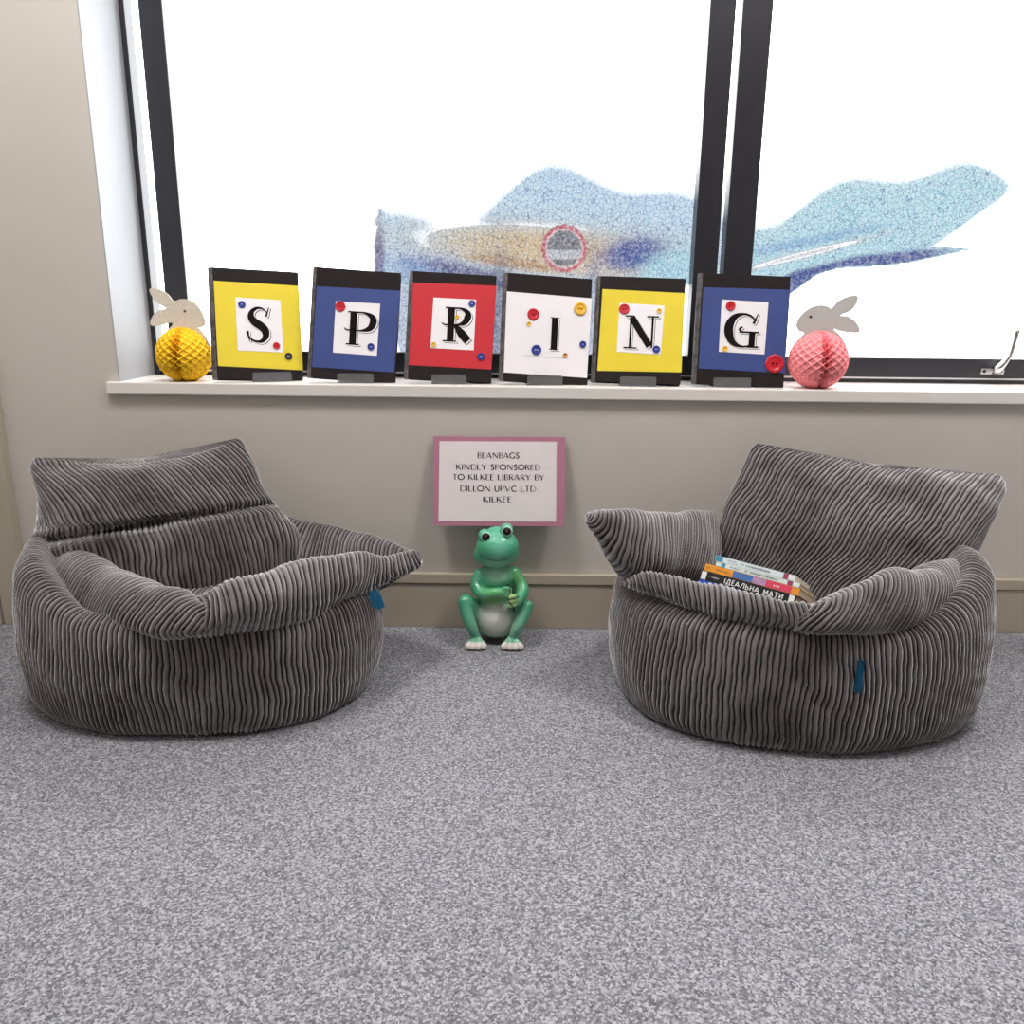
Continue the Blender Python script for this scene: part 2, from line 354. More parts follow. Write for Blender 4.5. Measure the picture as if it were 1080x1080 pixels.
# ornate display capitals, drawn in a 1 x 1 box: (points, half-widths)
K = .105; h = .022
BIG = dict(
 S=[([(.83, .86), (.66, .955), (.45, .965), (.25, .87), (.20, .72), (.32, .585), (.55, .48), (.73, .36), (.76, .20), (.62, .06), (.42, .03), (.20, .075), (.06, .20)],
     [.02, .035, .055, .09, .135, .16, .17, .16, .13, .085, .05, .04, .02]),
    ([(.93, 1.0), (.80, .74)], [.015, .045]), ([(.03, .32), (.11, .03)], [.06, .012])],
 P=[([(.30, .03), (.30, .97)], K), ([(.10, .025), (.50, .025)], h), ([(.12, .975), (.45, .975)], h),
    ([(.30, .965), (.62, .97), (.86, .86), (.90, .70), (.80, .52), (.55, .44), (.30, .445)], [.02, .03, .085, .11, .085, .03, .02]),
    ([(.02, .50), (.12, .44), (.30, .45)], [.01, .022, .02])],
 R=[([(.30, .03), (.30, .97)], K), ([(.08, .025), (.48, .025)], h), ([(.12, .975), (.45, .975)], h),
    ([(.30, .965), (.58, .97), (.78, .87), (.80, .73), (.70, .57), (.50, .50), (.30, .50)], [.02, .03, .08, .105, .08, .03, .02]),
    ([(.42, .50), (.62, .27), (.84, .05)], [.05, .12, .12]), ([(.02, .54), (.12, .49), (.30, .50)], [.01, .022, .02])],
 I=[([(.5, .03), (.5, .97)], .27), ([(.12, .025), (.88, .025)], h*1.6), ([(.12, .975), (.88, .975)], h*1.6)],
 N=[([(.20, .03), (.20, .95)], .03), ([(.22, .93), (.77, .09)], .10), ([(.83, .05), (.83, .97)], .03), ([(.02, .025), (.40, .025)], h), ([(.04, .975), (.30, .975)], h), ([(.66, .975), (1.0, .975)], h)],
 G=[([(.90, .78), (.72, .93), (.50, .97), (.26, .88), (.12, .66), (.11, .40), (.24, .14), (.48, .03), (.70, .05), (.84, .13)], [.015, .03, .035, .085, .125, .13, .09, .035, .025, .02]),
    ([(.94, 1.0), (.82, .70)], [.012, .04]), ([(.80, .03), (.80, .44)], [.09, .09]), ([(.42, .45), (1.0, .45)], h*1.2), ([(.50, .60), (.42, .53), (.48, .45)], [.03, .03, .02]), ([(.66, .025), (1.0, .025)], h*1.2)])
def letter_mesh(ch, x0, x1, z0, z1, y):
    bm = bmesh.new(); w, hh = x1-x0, z1-z0
    bw = bmesh.new()
    for pts, wd in BIG[ch]:
        wd = np.atleast_1d(np.array(wd, float)); wd = np.repeat(wd, len(pts)) if len(wd) == 1 else wd
        q = [(x0+a*w, z0+b*hh) for a, b in pts]; s = min(w, hh) if ch != 'I' else w
        stroke(bm, q, wd*s, y)
        sh = .05*hh; sh2 = .032*hh
        stroke(bm, [(a+sh, b-sh*.8) for a, b in q], wd*s, y+.0006)
        stroke(bw, [(a+sh2, b-sh2*.8) for a, b in q], wd*s+.0002, y+.0003)
    me = fin(bm, 'letter'); facefront(me); mw = fin(bw, 'letter_highlight'); facefront(mw)
    return me, mw
# thin capitals for the notice and plain bold ones for a spine; T = thick stroke, t = thin stroke
O_ = [(.5, 0), (.1, .2), (0, .5), (.1, .8), (.5, 1), (.9, .8), (1, .5), (.9, .2), (.5, 0)]
FONT = {
 'A': (.8, [('t', [(0, 0), (.45, 1)]), ('T', [(.45, 1), (.95, 0)]), ('t', [(.2, .28), (.75, .28)])]),
 'B': (.55, [('T', [(.1, 0), (.1, 1)]), ('t', [(.1, 1), (.7, .97), (.85, .78), (.7, .58), (.1, .55)]), ('t', [(.1, .55), (.8, .5), (1, .28), (.8, .04), (.1, 0)])]),
 'C': (.75, [('T', [(.95, .85), (.6, 1), (.2, .85), (.02, .5), (.2, .14), (.6, 0), (.95, .12)])]),
 'D': (.8, [('T', [(.1, 0), (.1, 1)]), ('t', [(.1, 1), (.6, .98), (.95, .75), (1, .45), (.85, .12), (.5, 0), (.1, 0)])]),
 'E': (.5, [('T', [(.1, 0), (.1, 1)]), ('t', [(.1, 1), (.95, 1)]), ('t', [(.1, .55), (.8, .55)]), ('t', [(.1, 0), (1, 0)])]),
 'G': (.8, [('T', [(.92, .85), (.6, 1), (.2, .85), (.02, .5), (.2, .14), (.6, 0), (.92, .1)]), ('T', [(.92, .05), (.92, .42)])]),
 'I': (.16, [('T', [(.5, 0), (.5, 1)])]),
 'K': (.68, [('T', [(.1, 0), (.1, 1)]), ('t', [(.1, .42), (.85, 1)]), ('T', [(.35, .55), (1, 0)])]),
 'L': (.5, [('T', [(.1, 0), (.1, 1)]), ('t', [(.1, 0), (1, 0)])]),
 'N': (.85, [('t', [(.08, 0), (.08, 1)]), ('T', [(.08, 1), (.92, 0)]), ('t', [(.92, 0), (.92, 1)])]),
 'O': (.9, [('T', O_)]),
 'P': (.55, [('T', [(.1, 0), (.1, 1)]), ('t', [(.1, 1), (.75, .97), (1, .74), (.75, .5), (.1, .46)])]),
 'R': (.62, [('T', [(.1, 0), (.1, 1)]), ('t', [(.1, 1), (.65, .97), (.85, .76), (.65, .54), (.1, .5)]), ('T', [(.45, .5), (1, 0)])]),
 'S': (.52, [('T', [(.9, .86), (.55, 1), (.15, .85), (.2, .62), (.75, .4), (.9, .2), (.55, 0), (.08, .12)])]),
 'T': (.62, [('T', [(.5, 0), (.5, 1)]), ('t', [(0, 1), (1, 1)])]),
 'U': (.72, [('T', [(.1, 1), (.1, .3), (.3, .03), (.6, .02), (.9, .3), (.9, 1)])]),
 'V': (.8, [('T', [(.03, 1), (.5, 0)]), ('t', [(.5, 0), (.97, 1)])]),
 'Y': (.72, [('T', [(0, 1), (.5, .48)]), ('t', [(.5, .48), (1, 1)]), ('T', [(.5, 0), (.5, .48)])]),
 'Д': (.85, [('T', [(.18, .05), (.45, 1)]), ('T', [(.45, 1), (.8, 1)]), ('T', [(.8, 1), (.8, .05)]), ('T', [(0, .03), (1, .03)]), ('T', [(.03, -.2), (.03, .05)]), ('T', [(.97, -.2), (.97, .05)])]),
 'Л': (.75, [('T', [(.05, 0), (.45, 1)]), ('T', [(.45, 1), (.9, 1)]), ('T', [(.9, 1), (.9, 0)])]),
 'Ь': (.62, [('T', [(.1, 0), (.1, 1)]), ('T', [(.1, .55), (.7, .52), (.92, .28), (.7, .03), (.1, 0)])]),
 'Н': (.7, [('T', [(.1, 0), (.1, 1)]), ('T', [(.9, 0), (.9, 1)]), ('T', [(.1, .52), (.9, .52)])]),
 'М': (.85, [('T', [(.06, 0), (.1, 1)]), ('T', [(.1, 1), (.5, .25)]), ('T', [(.5, .25), (.9, 1)]), ('T', [(.9, 1), (.94, 0)])]),
 'И': (.72, [('T', [(.1, 0), (.1, 1)]), ('T', [(.1, 0), (.9, 1)]), ('T', [(.9, 0), (.9, 1)])]),
}
for a, b in zip('ІАЕТ', 'IAET'): FONT[a] = FONT[b]
def text_width(s, hh, gap, space): return sum((space if c == ' ' else FONT[c][0])*hh+gap*hh for c in s)-gap*hh
def write(bm, s, x, z, hh, y, T, t, gap=.2, space=.35):
    for c in s:
        if c == ' ': x += (space+gap)*hh; continue
        w, st = FONT[c]
        for kind, pts in st:
            stroke(bm, [(x+a*w*hh, z+b*hh) for a, b in pts], (T if kind == 'T' else t)*hh, y)
        x += (w+gap)*hh

# ------------------------------------------------------------------ the six letter books on the sill
BOOKS = {
 'S': dict(b=(-.6432, 2.065, .6371), yaw=21, lean=15.4, tilt=2.1, W=.2087, Hh=.2813, z=(210, 270, 4.909), q=[(72, 55), (513, 87), (543, 640), (97, 640)],
   sheet=(YEL, [(75, 128), (515, 155), (540, 592), (98, 570)]), card=[(188, 215), (420, 230), (436, 500), (200, 490)], let=(240, 262, 378, 452), stand=(275, 478, 598, 646), col='yellow',
   btn=[('blue', 221, 252, 18), ('red', 400, 466, 18), ('black', 463, 520, 19)]),
 'P': dict(b=(-.4089, 2.065, .6387), yaw=3.9, lean=13.7, tilt=3.5, W=.2125, Hh=.2799, z=(210, 270, 4.909), q=[(607, 55), (1047, 90), (1012, 655), (580, 630)],
   sheet=(BLU, [(608, 157), (1042, 180), (1010, 603), (584, 575)]), card=[(708, 235), (938, 248), (920, 517), (693, 500)], let=(752, 283, 912, 470), stand=(720, 905, 598, 650), col='navy blue',
   btn=[('red', 732, 262, 26), ('blue', 890, 471, 18)]),
 'R': dict(b=(-.1629, 2.065, .6402), yaw=1.8, lean=15.1, tilt=2.7, W=.2126, Hh=.2741, z=(320, 260, 3.375), q=[(392, 85), (690, 107), (668, 482), (372, 472)],
   sheet=(RED, [(390, 128), (688, 140), (669, 438), (375, 422)]), card=[(463, 182), (615, 190), (606, 370), (452, 362)], let=(493, 214, 604, 345), stand=(458, 580, 450, 488), col='red',
   btn=[('blue', 600, 204, 12), ('yellow', 547, 252, 8), ('yellow', 464, 350, 9), ('blue', 632, 392, 13)]),
 'I': dict(b=(.0811, 2.065, .6374), yaw=6.2, lean=13.6, tilt=3.5, W=.2169, Hh=.2715, z=(320, 260, 3.375), q=[(728, 92), (1030, 118), (1010, 492), (712, 478)],
   sheet=(WHT, [(724, 160), (1029, 185), (1009, 468), (713, 448)]), card=[(788, 213), (950, 222), (942, 398), (780, 388)], let=(872, 250, 914, 372), stand=(797, 920, 452, 492), col='white',
   btn=[('red', 818, 242, 21), ('yellow', 802, 276, 8), ('gold', 985, 222, 23), ('blue', 829, 369, 18), ('blue', 994, 349, 12), ('orange', 931, 387, 8)]),
 'N': dict(b=(.3155, 2.065, .6396), yaw=-4.6, lean=16.4, tilt=1.4, W=.2159, Hh=.2719, z=(520, 275, 4.909), q=[(562, 75), (997, 97), (972, 635), (523, 630)],
   sheet=(YEL, [(567, 147), (993, 168), (975, 578), (540, 570)]), card=[(655, 220), (888, 233), (868, 487), (640, 472)], let=(680, 282, 850, 462), stand=(658, 842, 592, 638), col='yellow',
   btn=[('red', 679, 251, 27), ('yellow', 860, 260, 13), ('blue', 845, 460, 19)]),
 'G': dict(b=(.5759, 2.065, .6361), yaw=-2.4, lean=12.1, tilt=1.9, W=.2204, Hh=.2790, z=(720, 260, 5.4), q=[(110, 150), (620, 172), (568, 803), (80, 780)],
   sheet=(BLU, [(118, 232), (613, 247), (585, 722), (90, 695)]), card=[(222, 302), (488, 318), (465, 615), (205, 600)], let=(248, 376, 428, 580), stand=(172, 382, 740, 796), col='navy blue',
   btn=[('red', 272, 339, 27), ('yellow', 241, 583, 16), ('red', 522, 668, 52)])}
EXTRA = {'S': 'yellow card and letter S, next to the yellow paper rabbit', 'P': 'navy blue card and letter P on the window sill',
 'R': 'red card and letter R on the window sill', 'I': 'white sheet, letter I and scattered buttons', 'N': 'yellow card and letter N on the window sill',
 'G': 'navy blue card and letter G, next to the pink paper rabbit'}
for ch, B in BOOKS.items():
    kb = .985; b0 = CO+(Vector(B['b'])-CO)*kb; ya, le, ti = (math.radians(B[k]) for k in ('yaw', 'lean', 'tilt'))
    u = Vector((math.cos(ya), math.sin(ya), 0)); nb = Vector((-math.sin(ya), math.cos(ya), 0))
    v = Vector((0, 0, 1))*math.cos(le)+nb*math.sin(le)
    Uu = u*math.cos(ti)-v*math.sin(ti); Vv = v*math.cos(ti)+u*math.sin(ti); N = Vv.cross(Uu)*-1
    if N.dot(nb) < 0: N = -N
    W, Hh, D = B['W']*kb, B['Hh']*kb, .022
    mw = Matrix((Uu, N, Vv)).transposed().to_4x4(); mw.translation = b0
    zx, zy, sc = B['z']
    def loc(p, y=0):
        px, py = zx+p[0]/sc, zy+p[1]/sc
        d = ray(px, py); t = (b0-CO).dot(N)/d.dot(N); r = CO+d*t-b0
        return r.dot(Uu), r.dot(Vv)
    t = thing('letter_book', 'black hardcover book with '+EXTRA[ch], 'book', group='letter books along the window sill', mw=mw)
    bm = bmesh.new(); bt = .0028
    box(bm, -W/2, W/2, 0, bt, 0, Hh); box(bm, -W/2, W/2, D-bt, D, 0, Hh)
    sp = [(-W/2+.002, 0)]+[(-W/2+.002-.013*math.sin(PI*k/8), D*(1-math.cos(PI*k/8))/2) for k in range(1, 8)]+[(-W/2+.002, D)]
    link('cover', fin(bm, 'cover', bevel=.0006), BLACKC, t)
    bm = bmesh.new(); lo = [bm.verts.new((x, y, 0)) for x, y in sp]; hi = [bm.verts.new((x, y, Hh)) for x, y in sp]
    for i in range(len(sp)-1): bm.faces.new((lo[i], lo[i+1], hi[i+1], hi[i]))
    bm.faces.new((lo[0], hi[0], hi[-1], lo[-1])); bm.faces.new(lo); bm.faces.new(hi[::-1])
    link('spine', fin(bm, 'spine'), WORN, t)
    boxo('page_block', (-W/2+.003, W/2-.004, bt, D-bt, .004, Hh-.004), PAGES, t)
    def sheet(name, quad, y0, y1, m):
        bm = bmesh.new(); q = [loc(p) for p in quad]
        q = [(min(max(x, -W/2-.002), W/2+.001), z) for x, z in q]
        prism(bm, q, y0, y1); return link(name, fin(bm, name), m, t)
    sheet('colour_sheet', B['sheet'][1], -.0008, -.0001, B['sheet'][0])
    sheet('letter_card', B['card'], -.0016, -.0009, WHT)
    x0, z1 = loc((B['let'][0], B['let'][1])); x1, z0 = loc((B['let'][2], B['let'][3]))
    if ch == 'I': x0 += .002; x1 -= .002
    ml, mh = letter_mesh(ch, x0, x1, z0, z1, -.0026)
    lo_ = link('letter', ml, INK, t); link('letter_highlight', mh, WHT, lo_)
    for cn, bx, by, r in B['btn']:
        cx, cz = loc((bx, by)); R = r/sc*.00237
        bm = bmesh.new(); seg = 28; flower = R > .018 or (ch == 'P' and cn == 'red'); fa = .045 if R > .018 else .03
        prof = [(0, -.0022), (.55, -.0022), (.72, -.0036), (.9, -.0036), (1, -.0024), (1, -.0006), (0, -.0006)]
        rings = []
        for pr, py in prof:
            if pr == 0: rings.append([bm.verts.new((cx, py-.0014, cz))])
            else:
                rings.append([bm.verts.new((cx+R*pr*(1+(fa*math.cos(8*a) if flower else 0))*math.cos(a), py-.0014, cz+R*pr*(1+(fa*math.cos(8*a) if flower else 0))*math.sin(a))) for a in (2*PI*k/seg for k in range(seg))])
        for A, C2 in zip(rings, rings[1:]):
            for k in range(seg):
                k2 = (k+1) % seg
                if len(A) == 1: bm.faces.new((A[0], C2[k2], C2[k]))
                elif len(C2) == 1: bm.faces.new((A[k], A[k2], C2[0]))
                else: bm.faces.new((A[k], A[k2], C2[k2], C2[k]))
        bo = link('button', fin(bm, 'button', False), BT[cn], t); bo['label'] = cn+' button'
        bm = bmesh.new()
        for sx in (-.2, .2): tube(bm, [(cx+sx*R, -.0037, cz), (cx+sx*R, -.0042, cz)], max(R*.11, .0006), 8, 2)
        link('button_hole', fin(bm, 'button_hole'), INK if cn not in ('blue', 'black') else WHT, bo)
    # clear acrylic easel under the book: lip, foot plate, sloping back plate
    lx0, lz1 = loc((B['stand'][0], B['stand'][2])); lx1, lz0 = loc((B['stand'][1], B['stand'][3]))
    c = b0+Uu*((lx0+lx1)/2); w2 = (lx1-lx0)/2; zs = .6350
    ms = Matrix((u, nb, Vector((0, 0, 1)))).transposed().to_4x4(); ms.translation = (c.x, c.y, zs)
    st = thing('book_stand', 'small clear acrylic easel holding the book with letter '+ch, 'book stand', group='clear acrylic easels under the letter books', mw=ms)
    drop = max(0.0, c.z-zs)
    bm = bmesh.new(); prism(bm, [(-w2, 0), (w2, 0), (w2, .021), (w2-.003, .024), (-w2+.003, .024), (-w2, .021)], -.0105, -.008)
    link('front_lip', fin(bm, 'front_lip'), ACRY, st)
    boxo('foot_plate', (-w2, w2, -.008, .105, -.0003, .0018), ACRY, st)
    bm = bmesh.new(); sl = math.tan(le)
    vs = []
    for z in (.0018, .15):
        for dx in (-w2, w2):
            for dy in (.036, .039): vs.append(bm.verts.new((dx*(1-.3*(z > .1)), dy+z*sl, z)))
    for f in ((0, 1, 3, 2), (4, 6, 7, 5), (0, 4, 5, 1), (1, 5, 7, 3), (3, 7, 6, 2), (2, 6, 4, 0)): bm.faces.new([vs[i] for i in f])
    link('back_plate', fin(bm, 'back_plate'), ACRY, st)

# ------------------------------------------------------------------ honeycomb paper rabbits
def rabbit(zp, sc, Y, outline, eye, ballc, ballr, card_rgb, speck, ball_rgb, eye_rgb, label):
    pt = lambda p: PY(zp[0]+p[0]/sc, zp[1]+p[1]/sc, Y)
    c = pt(ballc); R = ballr/sc*.00226
    zb = .6347; cz = zb+R*.94
    off = cz-c.z
    root = thing('paper_rabbit', label, 'paper rabbit', (c.x, Y, zb), group='honeycomb paper rabbits on the window sill')
    o = Vector((c.x, Y, zb))
    P = [pt(p) for p in outline]
    ol = np.array([(p.x-o.x, p.z+off-o.z) for p in P]); ol = catmull(np.vstack([ol, ol[:1]]), len(ol)*4)[:-1]
    # flat card: head, ears and a disc behind the ball, kept as one outline
    bm = bmesh.new(); prism(bm, [tuple(q) for q in ol], -.001, .001)
    me = fin(bm, 'rabbit_card'); m = mat('rabbit_card_'+ball_rgb[3], card_rgb, .75, speck, 160)
    cd = link('rabbit_card', me, m, root)
    e = pt(eye); bm = bmesh.new(); tube(bm, [(e.x-o.x, -.001, e.z+off-o.z), (e.x-o.x, -.0018, e.z+off-o.z)], .0032, 14, 2)
    link('eye', fin(bm, 'eye'), mat('rabbit_eye_'+ball_rgb[3], eye_rgb, .5), cd)
    # honeycomb ball
    nt_, npi = 336, 150; NL = 17
    th = np.linspace(0, 2*PI, nt_, endpoint=False); ph = np.linspace(-PI/2*.985, PI/2*.985, npi)
    T, Pp = np.meshgrid(th, ph)
    tri = np.abs(((Pp/PI*12) % 1)-.5)*4-1           # zigzag of the glued leaves
    k = T/(2*PI)*NL*2
    d1 = np.abs(((k+.42*tri*1)/2) % 1-.5)*2; d2 = np.abs(((k+1-.42*tri)/2) % 1-.5)*2
    edge = np.minimum(1-d1, 1-d2)                      # 0 on a leaf, larger inside a cell
    dep = np.clip(edge*2.4, 0, 1)
    front = np.exp(-((((T-1.5*PI)+PI) % (2*PI)-PI)/.16)**2)
    rad = R*(1-dep*.06-front*dep*.30-.05*front)
    X = rad*np.cos(Pp)*np.cos(T); Yv = rad*np.cos(Pp)*np.sin(T); Z = rad*np.sin(Pp)+R*.94
    Z = np.maximum(Z, .0004)
    V = np.stack([X.ravel(), Yv.ravel(), Z.ravel()], 1); idx = np.arange(X.size).reshape(X.shape); nx = np.roll(idx, -1, 1)
    Fc = np.stack([idx[:-1].ravel(), nx[:-1].ravel(), nx[1:].ravel(), idx[1:].ravel()], 1)
    link('honeycomb_ball', np_mesh('honeycomb_ball', V, Fc), mat('tissue_'+ball_rgb[3], ball_rgb[:3], .8, .03, 30), root)
rabbit((110, 260), 6.75, 2.045, [(722, 560), (716, 520), (690, 460), (650, 410), (600, 384), (550, 378), (510, 390), (490, 388), (455, 345), (400, 312), (345, 301), (322, 312), (335, 350), (380, 408), (438, 444), (400, 455), (350, 492), (328, 545), (345, 570), (420, 562), (478, 545), (486, 565), (450, 600), (420, 660), (410, 760), (440, 880), (570, 930), (700, 880), (755, 760), (740, 680), (700, 610), (672, 585), (700, 578)],
  (575, 465), (570, 775), 203, (216, 207, 193), .10, (246, 196, 24, 'yellow'), (120, 70, 50), 'beige card rabbit with a yellow honeycomb paper ball body on the left of the sill')
rabbit((720, 260), 5.4, 2.045, [(644, 465), (650, 435), (672, 400), (710, 366), (750, 348), (790, 342), (825, 349), (846, 360), (880, 322), (930, 296), (982, 286), (998, 300), (985, 342), (950, 378), (898, 400), (940, 405), (985, 438), (1008, 480), (1000, 498), (960, 500), (905, 492), (860, 480), (890, 508), (918, 545), (930, 590), (935, 660), (900, 740), (770, 780), (650, 730), (628, 640), (640, 570), (665, 530), (690, 500), (665, 492)],
  (727, 409), (770, 656), 173, (188, 188, 186), .03, (255, 150, 156, 'pink'), (25, 22, 22), 'grey card rabbit with a pink honeycomb paper ball body on the right of the sill')

# ------------------------------------------------------------------ notice board
tl, tr = PY(456.8, 460.5, 1.988), PY(596.3, 461, 1.988)
bl, br = PY(457.2, 554, 1.945), PY(595, 555.5, 1.945)
ctr = (bl+br)/2; ux = (tr-tl).normalized(); vz = ((tl+tr)/2-ctr); hgt = vz.length; vz.normalize(); ux = (ux-vz*ux.dot(vz)).normalized(); nn = vz.cross(ux)*-1
if nn.y < 0: nn = -nn
wid = ((tr-tl).length+(br-bl).length)/2
ms = Matrix((ux, nn, vz)).transposed().to_4x4(); ms.translation = ctr
sg = thing('notice_sign', 'white notice on pink glitter card leaning on the wall behind the green frog', 'sign', mw=ms)
PINK = mat('pink_glitter_card', (176, 116, 140), .55, .22, 600, .2, 900)
boxo('backing_card', (-wid/2, wid/2, 0, .002, 0, hgt), PINK, sg)
a0, a1 = -wid/2+.0145, wid/2-.021
bm = bmesh.new(); prism(bm, [(a0-.0015, .0115), (a1, .0115), (a1, hgt-.0115), (a0+.001, hgt-.0115)], -.0008, -.0001)
pp = link('paper_sheet', fin(bm, 'paper_sheet'), mat('notice_paper', (222, 214, 216), .7), sg)
bm = bmesh.new(); zk = hgt/ (718-40)      # lines measured on the photo
for s, y, x0, x1 in (('BEANBAGS', 198, 382, 697), ('KINDLY SPONSORED', 287, 220, 858), ('TO KILKEE LIBRARY BY', 363, 195, 888), ('DILLON UPVC LTD', 450, 250, 824), ('KILKEE', 532, 425, 640)):
    hh = 41*zk; gap = .17; w0 = text_width(s, hh, gap, .32)
    X0 = (x0-545)*zk*1.0; X1 = (x1-545)*zk*1.0
    kx = (X1-X0)/w0; b2 = bmesh.new(); write(b2, s, 0, 0, hh, -.0014, .078, .034, gap, .32)
    for vtx in b2.verts: vtx.co.x = X0+vtx.co.x*kx; vtx.co.z += (718-y)*zk-.001
    m_ = bpy.data.meshes.new('t'); b2.to_mesh(m_); b2.free(); bm.from_mesh(m_); bpy.data.meshes.remove(m_)
me = fin(bm, 'lettering'); facefront(me); link('lettering', me, INK, pp)

# ------------------------------------------------------------------ beanbags
PITCH = .0210
def vec(p): return np.array(PY(*p)) if (isinstance(p, tuple) and p[1] > 3) else np.array(p, float)
def fabric_grid(name, Pg, c, parent, amp=.0066, wr=.004, fade=None, seed=0, capa=True, capb=True):
    """closed tube of points (rows x cols): wrinkles, then corduroy wales as real relief along the normals"""
    nr, nc, _ = Pg.shape
    def normals(G):
        dv = np.gradient(G, axis=0); du = (np.roll(G, -1, 1)-np.roll(G, 1, 1))
        n = np.cross(du, dv); return n/(np.linalg.norm(n, axis=2, keepdims=True)+1e-12)
    ctr_ = Pg.mean(axis=(0, 1)); N = normals(Pg)
    if ((Pg-Pg.mean(axis=1, keepdims=True))*N).sum() < 0: N = -N; flip = True
    else: flip = False
    r = np.random.default_rng(seed); w = np.zeros((nr, nc))
    for i in range(14):
        f = r.normal(size=3); f /= np.linalg.norm(f); fr = r.uniform(8, 45); w += np.sin((Pg@f)*fr*2+r.uniform(0, 6.3))/(.5+fr/14)
    G = Pg+N*(w*wr*.55)[..., None]
    x_, y_, z_ = Pg[..., 0], Pg[..., 1], Pg[..., 2]
    wob = .30*np.sin(x_*23+z_*31+seed)+.25*np.sin(y_*37-z_*53)+.10*np.sin(z_*97+x_*61+seed*2)*np.sin(x_*19+y_*23)+.08*np.sin(z_*170-y_*87+x_*130)
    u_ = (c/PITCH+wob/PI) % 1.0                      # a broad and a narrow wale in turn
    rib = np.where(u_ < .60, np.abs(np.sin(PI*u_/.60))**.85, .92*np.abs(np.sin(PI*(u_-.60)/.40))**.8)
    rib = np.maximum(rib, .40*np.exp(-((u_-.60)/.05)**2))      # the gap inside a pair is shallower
    # crushed pile: the wales are pinched and swollen along their length
    crush = .5+.5*np.sin(x_*71+seed)*np.sin(z_*63+y_*20+1)*np.sin(y_*59+2)
    rib = rib*(.78+.30*crush)
    fd = 1 if fade is None else fade
    G = G+N*((rib-.6)*amp*fd)[..., None]
    G[..., 2] = np.maximum(G[..., 2], .0012)
    V = G.reshape(-1, 3); idx = np.arange(nr*nc).reshape(nr, nc); nx = np.roll(idx, -1, 1)
    Q = np.stack([idx[:-1].ravel(), nx[:-1].ravel(), nx[1:].ravel(), idx[1:].ravel()], 1)
    ca, cb = G[0].mean(0), G[-1].mean(0); V = np.vstack([V, ca, cb])
    # the two end caps as degenerate-free quads pairing neighbouring columns
    caps = []
    for row, ci in ((idx[0], nr*nc), (idx[-1], nr*nc+1)):
        for j in range(0, nc-1, 2):
            q = [row[j], row[j+1], row[(j+2) % nc], ci]; caps.append(q[::-1] if ci == nr*nc else q)
    Q = np.vstack([Q, np.array(caps)])
    if flip: Q = Q[:, ::-1]
    o = np.array(parent.location)
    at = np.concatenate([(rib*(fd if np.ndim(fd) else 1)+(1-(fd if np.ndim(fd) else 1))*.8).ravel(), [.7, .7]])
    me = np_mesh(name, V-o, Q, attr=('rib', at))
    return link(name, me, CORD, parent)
def pillow(name, rows, tdir, parent, mode='along', nr=90, nc=560, crease=(), seed=0, wr=.004, taper=0, skew=0, slant=0, amp=.0066, up=(0, 0, 1)):
    if nc % 2: nc += 1
    Lp = catmull([vec(r[0]) for r in rows], nr); Rp = catmull([vec(r[1]) for r in rows], nr)
    par = catmull([[r[2], r[3], r[4] if len(r) > 4 else .8, r[5] if len(r) > 5 else 0] for r in rows], nr)
    tdir = np.array(tdir, float); G = np.zeros((nr, nc, 3)); C = np.zeros((nr, nc))
    s = np.linspace(-PI/2, 1.5*PI, 1400)
    ca, sa = np.cos(s), np.sin(s); sp = None; acc = 0; last = None
    for i in range(nr):
        Hv = (Rp[i]-Lp[i])/2; cen = (Rp[i]+Lp[i])/2
        hn = Hv/np.linalg.norm(Hv); t = tdir-hn*(tdir@hn); t /= np.linalg.norm(t)
        f, b, ex, sag = par[i]; ex = max(ex, .35)
        a = np.sign(ca)*np.abs(ca)**ex; q = np.sign(sa)*np.abs(sa)**ex
        th = np.where(q > 0, max(f, .002), max(b, .002))
        vv = i/(nr-1)
        th = th*(1-taper*a)
        for cv, cd, cw, ct in crease: th = th-(q > 0)*cd*np.exp(-((vv-cv-ct*a)/cw)**2)
        pts = cen+a[:, None]*Hv+(q*th)[:, None]*t+np.array(up)*(sag*(1-a*a))[:, None]
        ds = np.r_[0, np.cumsum(np.linalg.norm(np.diff(pts, axis=0), axis=1))]
        tt = np.linspace(0, ds[-1], nc, endpoint=False)
        G[i] = np.stack([np.interp(tt, ds, pts[:, k]) for k in range(3)], 1)
        if mode == 'along':
            fc = ds[np.argmin(np.abs(s-PI/2))]; C[i] = tt-fc+skew*vv
        else:
            if last is not None: acc += np.linalg.norm(cen-last)
            last = cen; C[i] = acc+slant*np.interp(tt, ds, a)
    return fabric_grid(name, G, C, parent, seed=seed, wr=wr*(1.5 if mode == 'across' and name != 'seat' else 1), amp=amp)
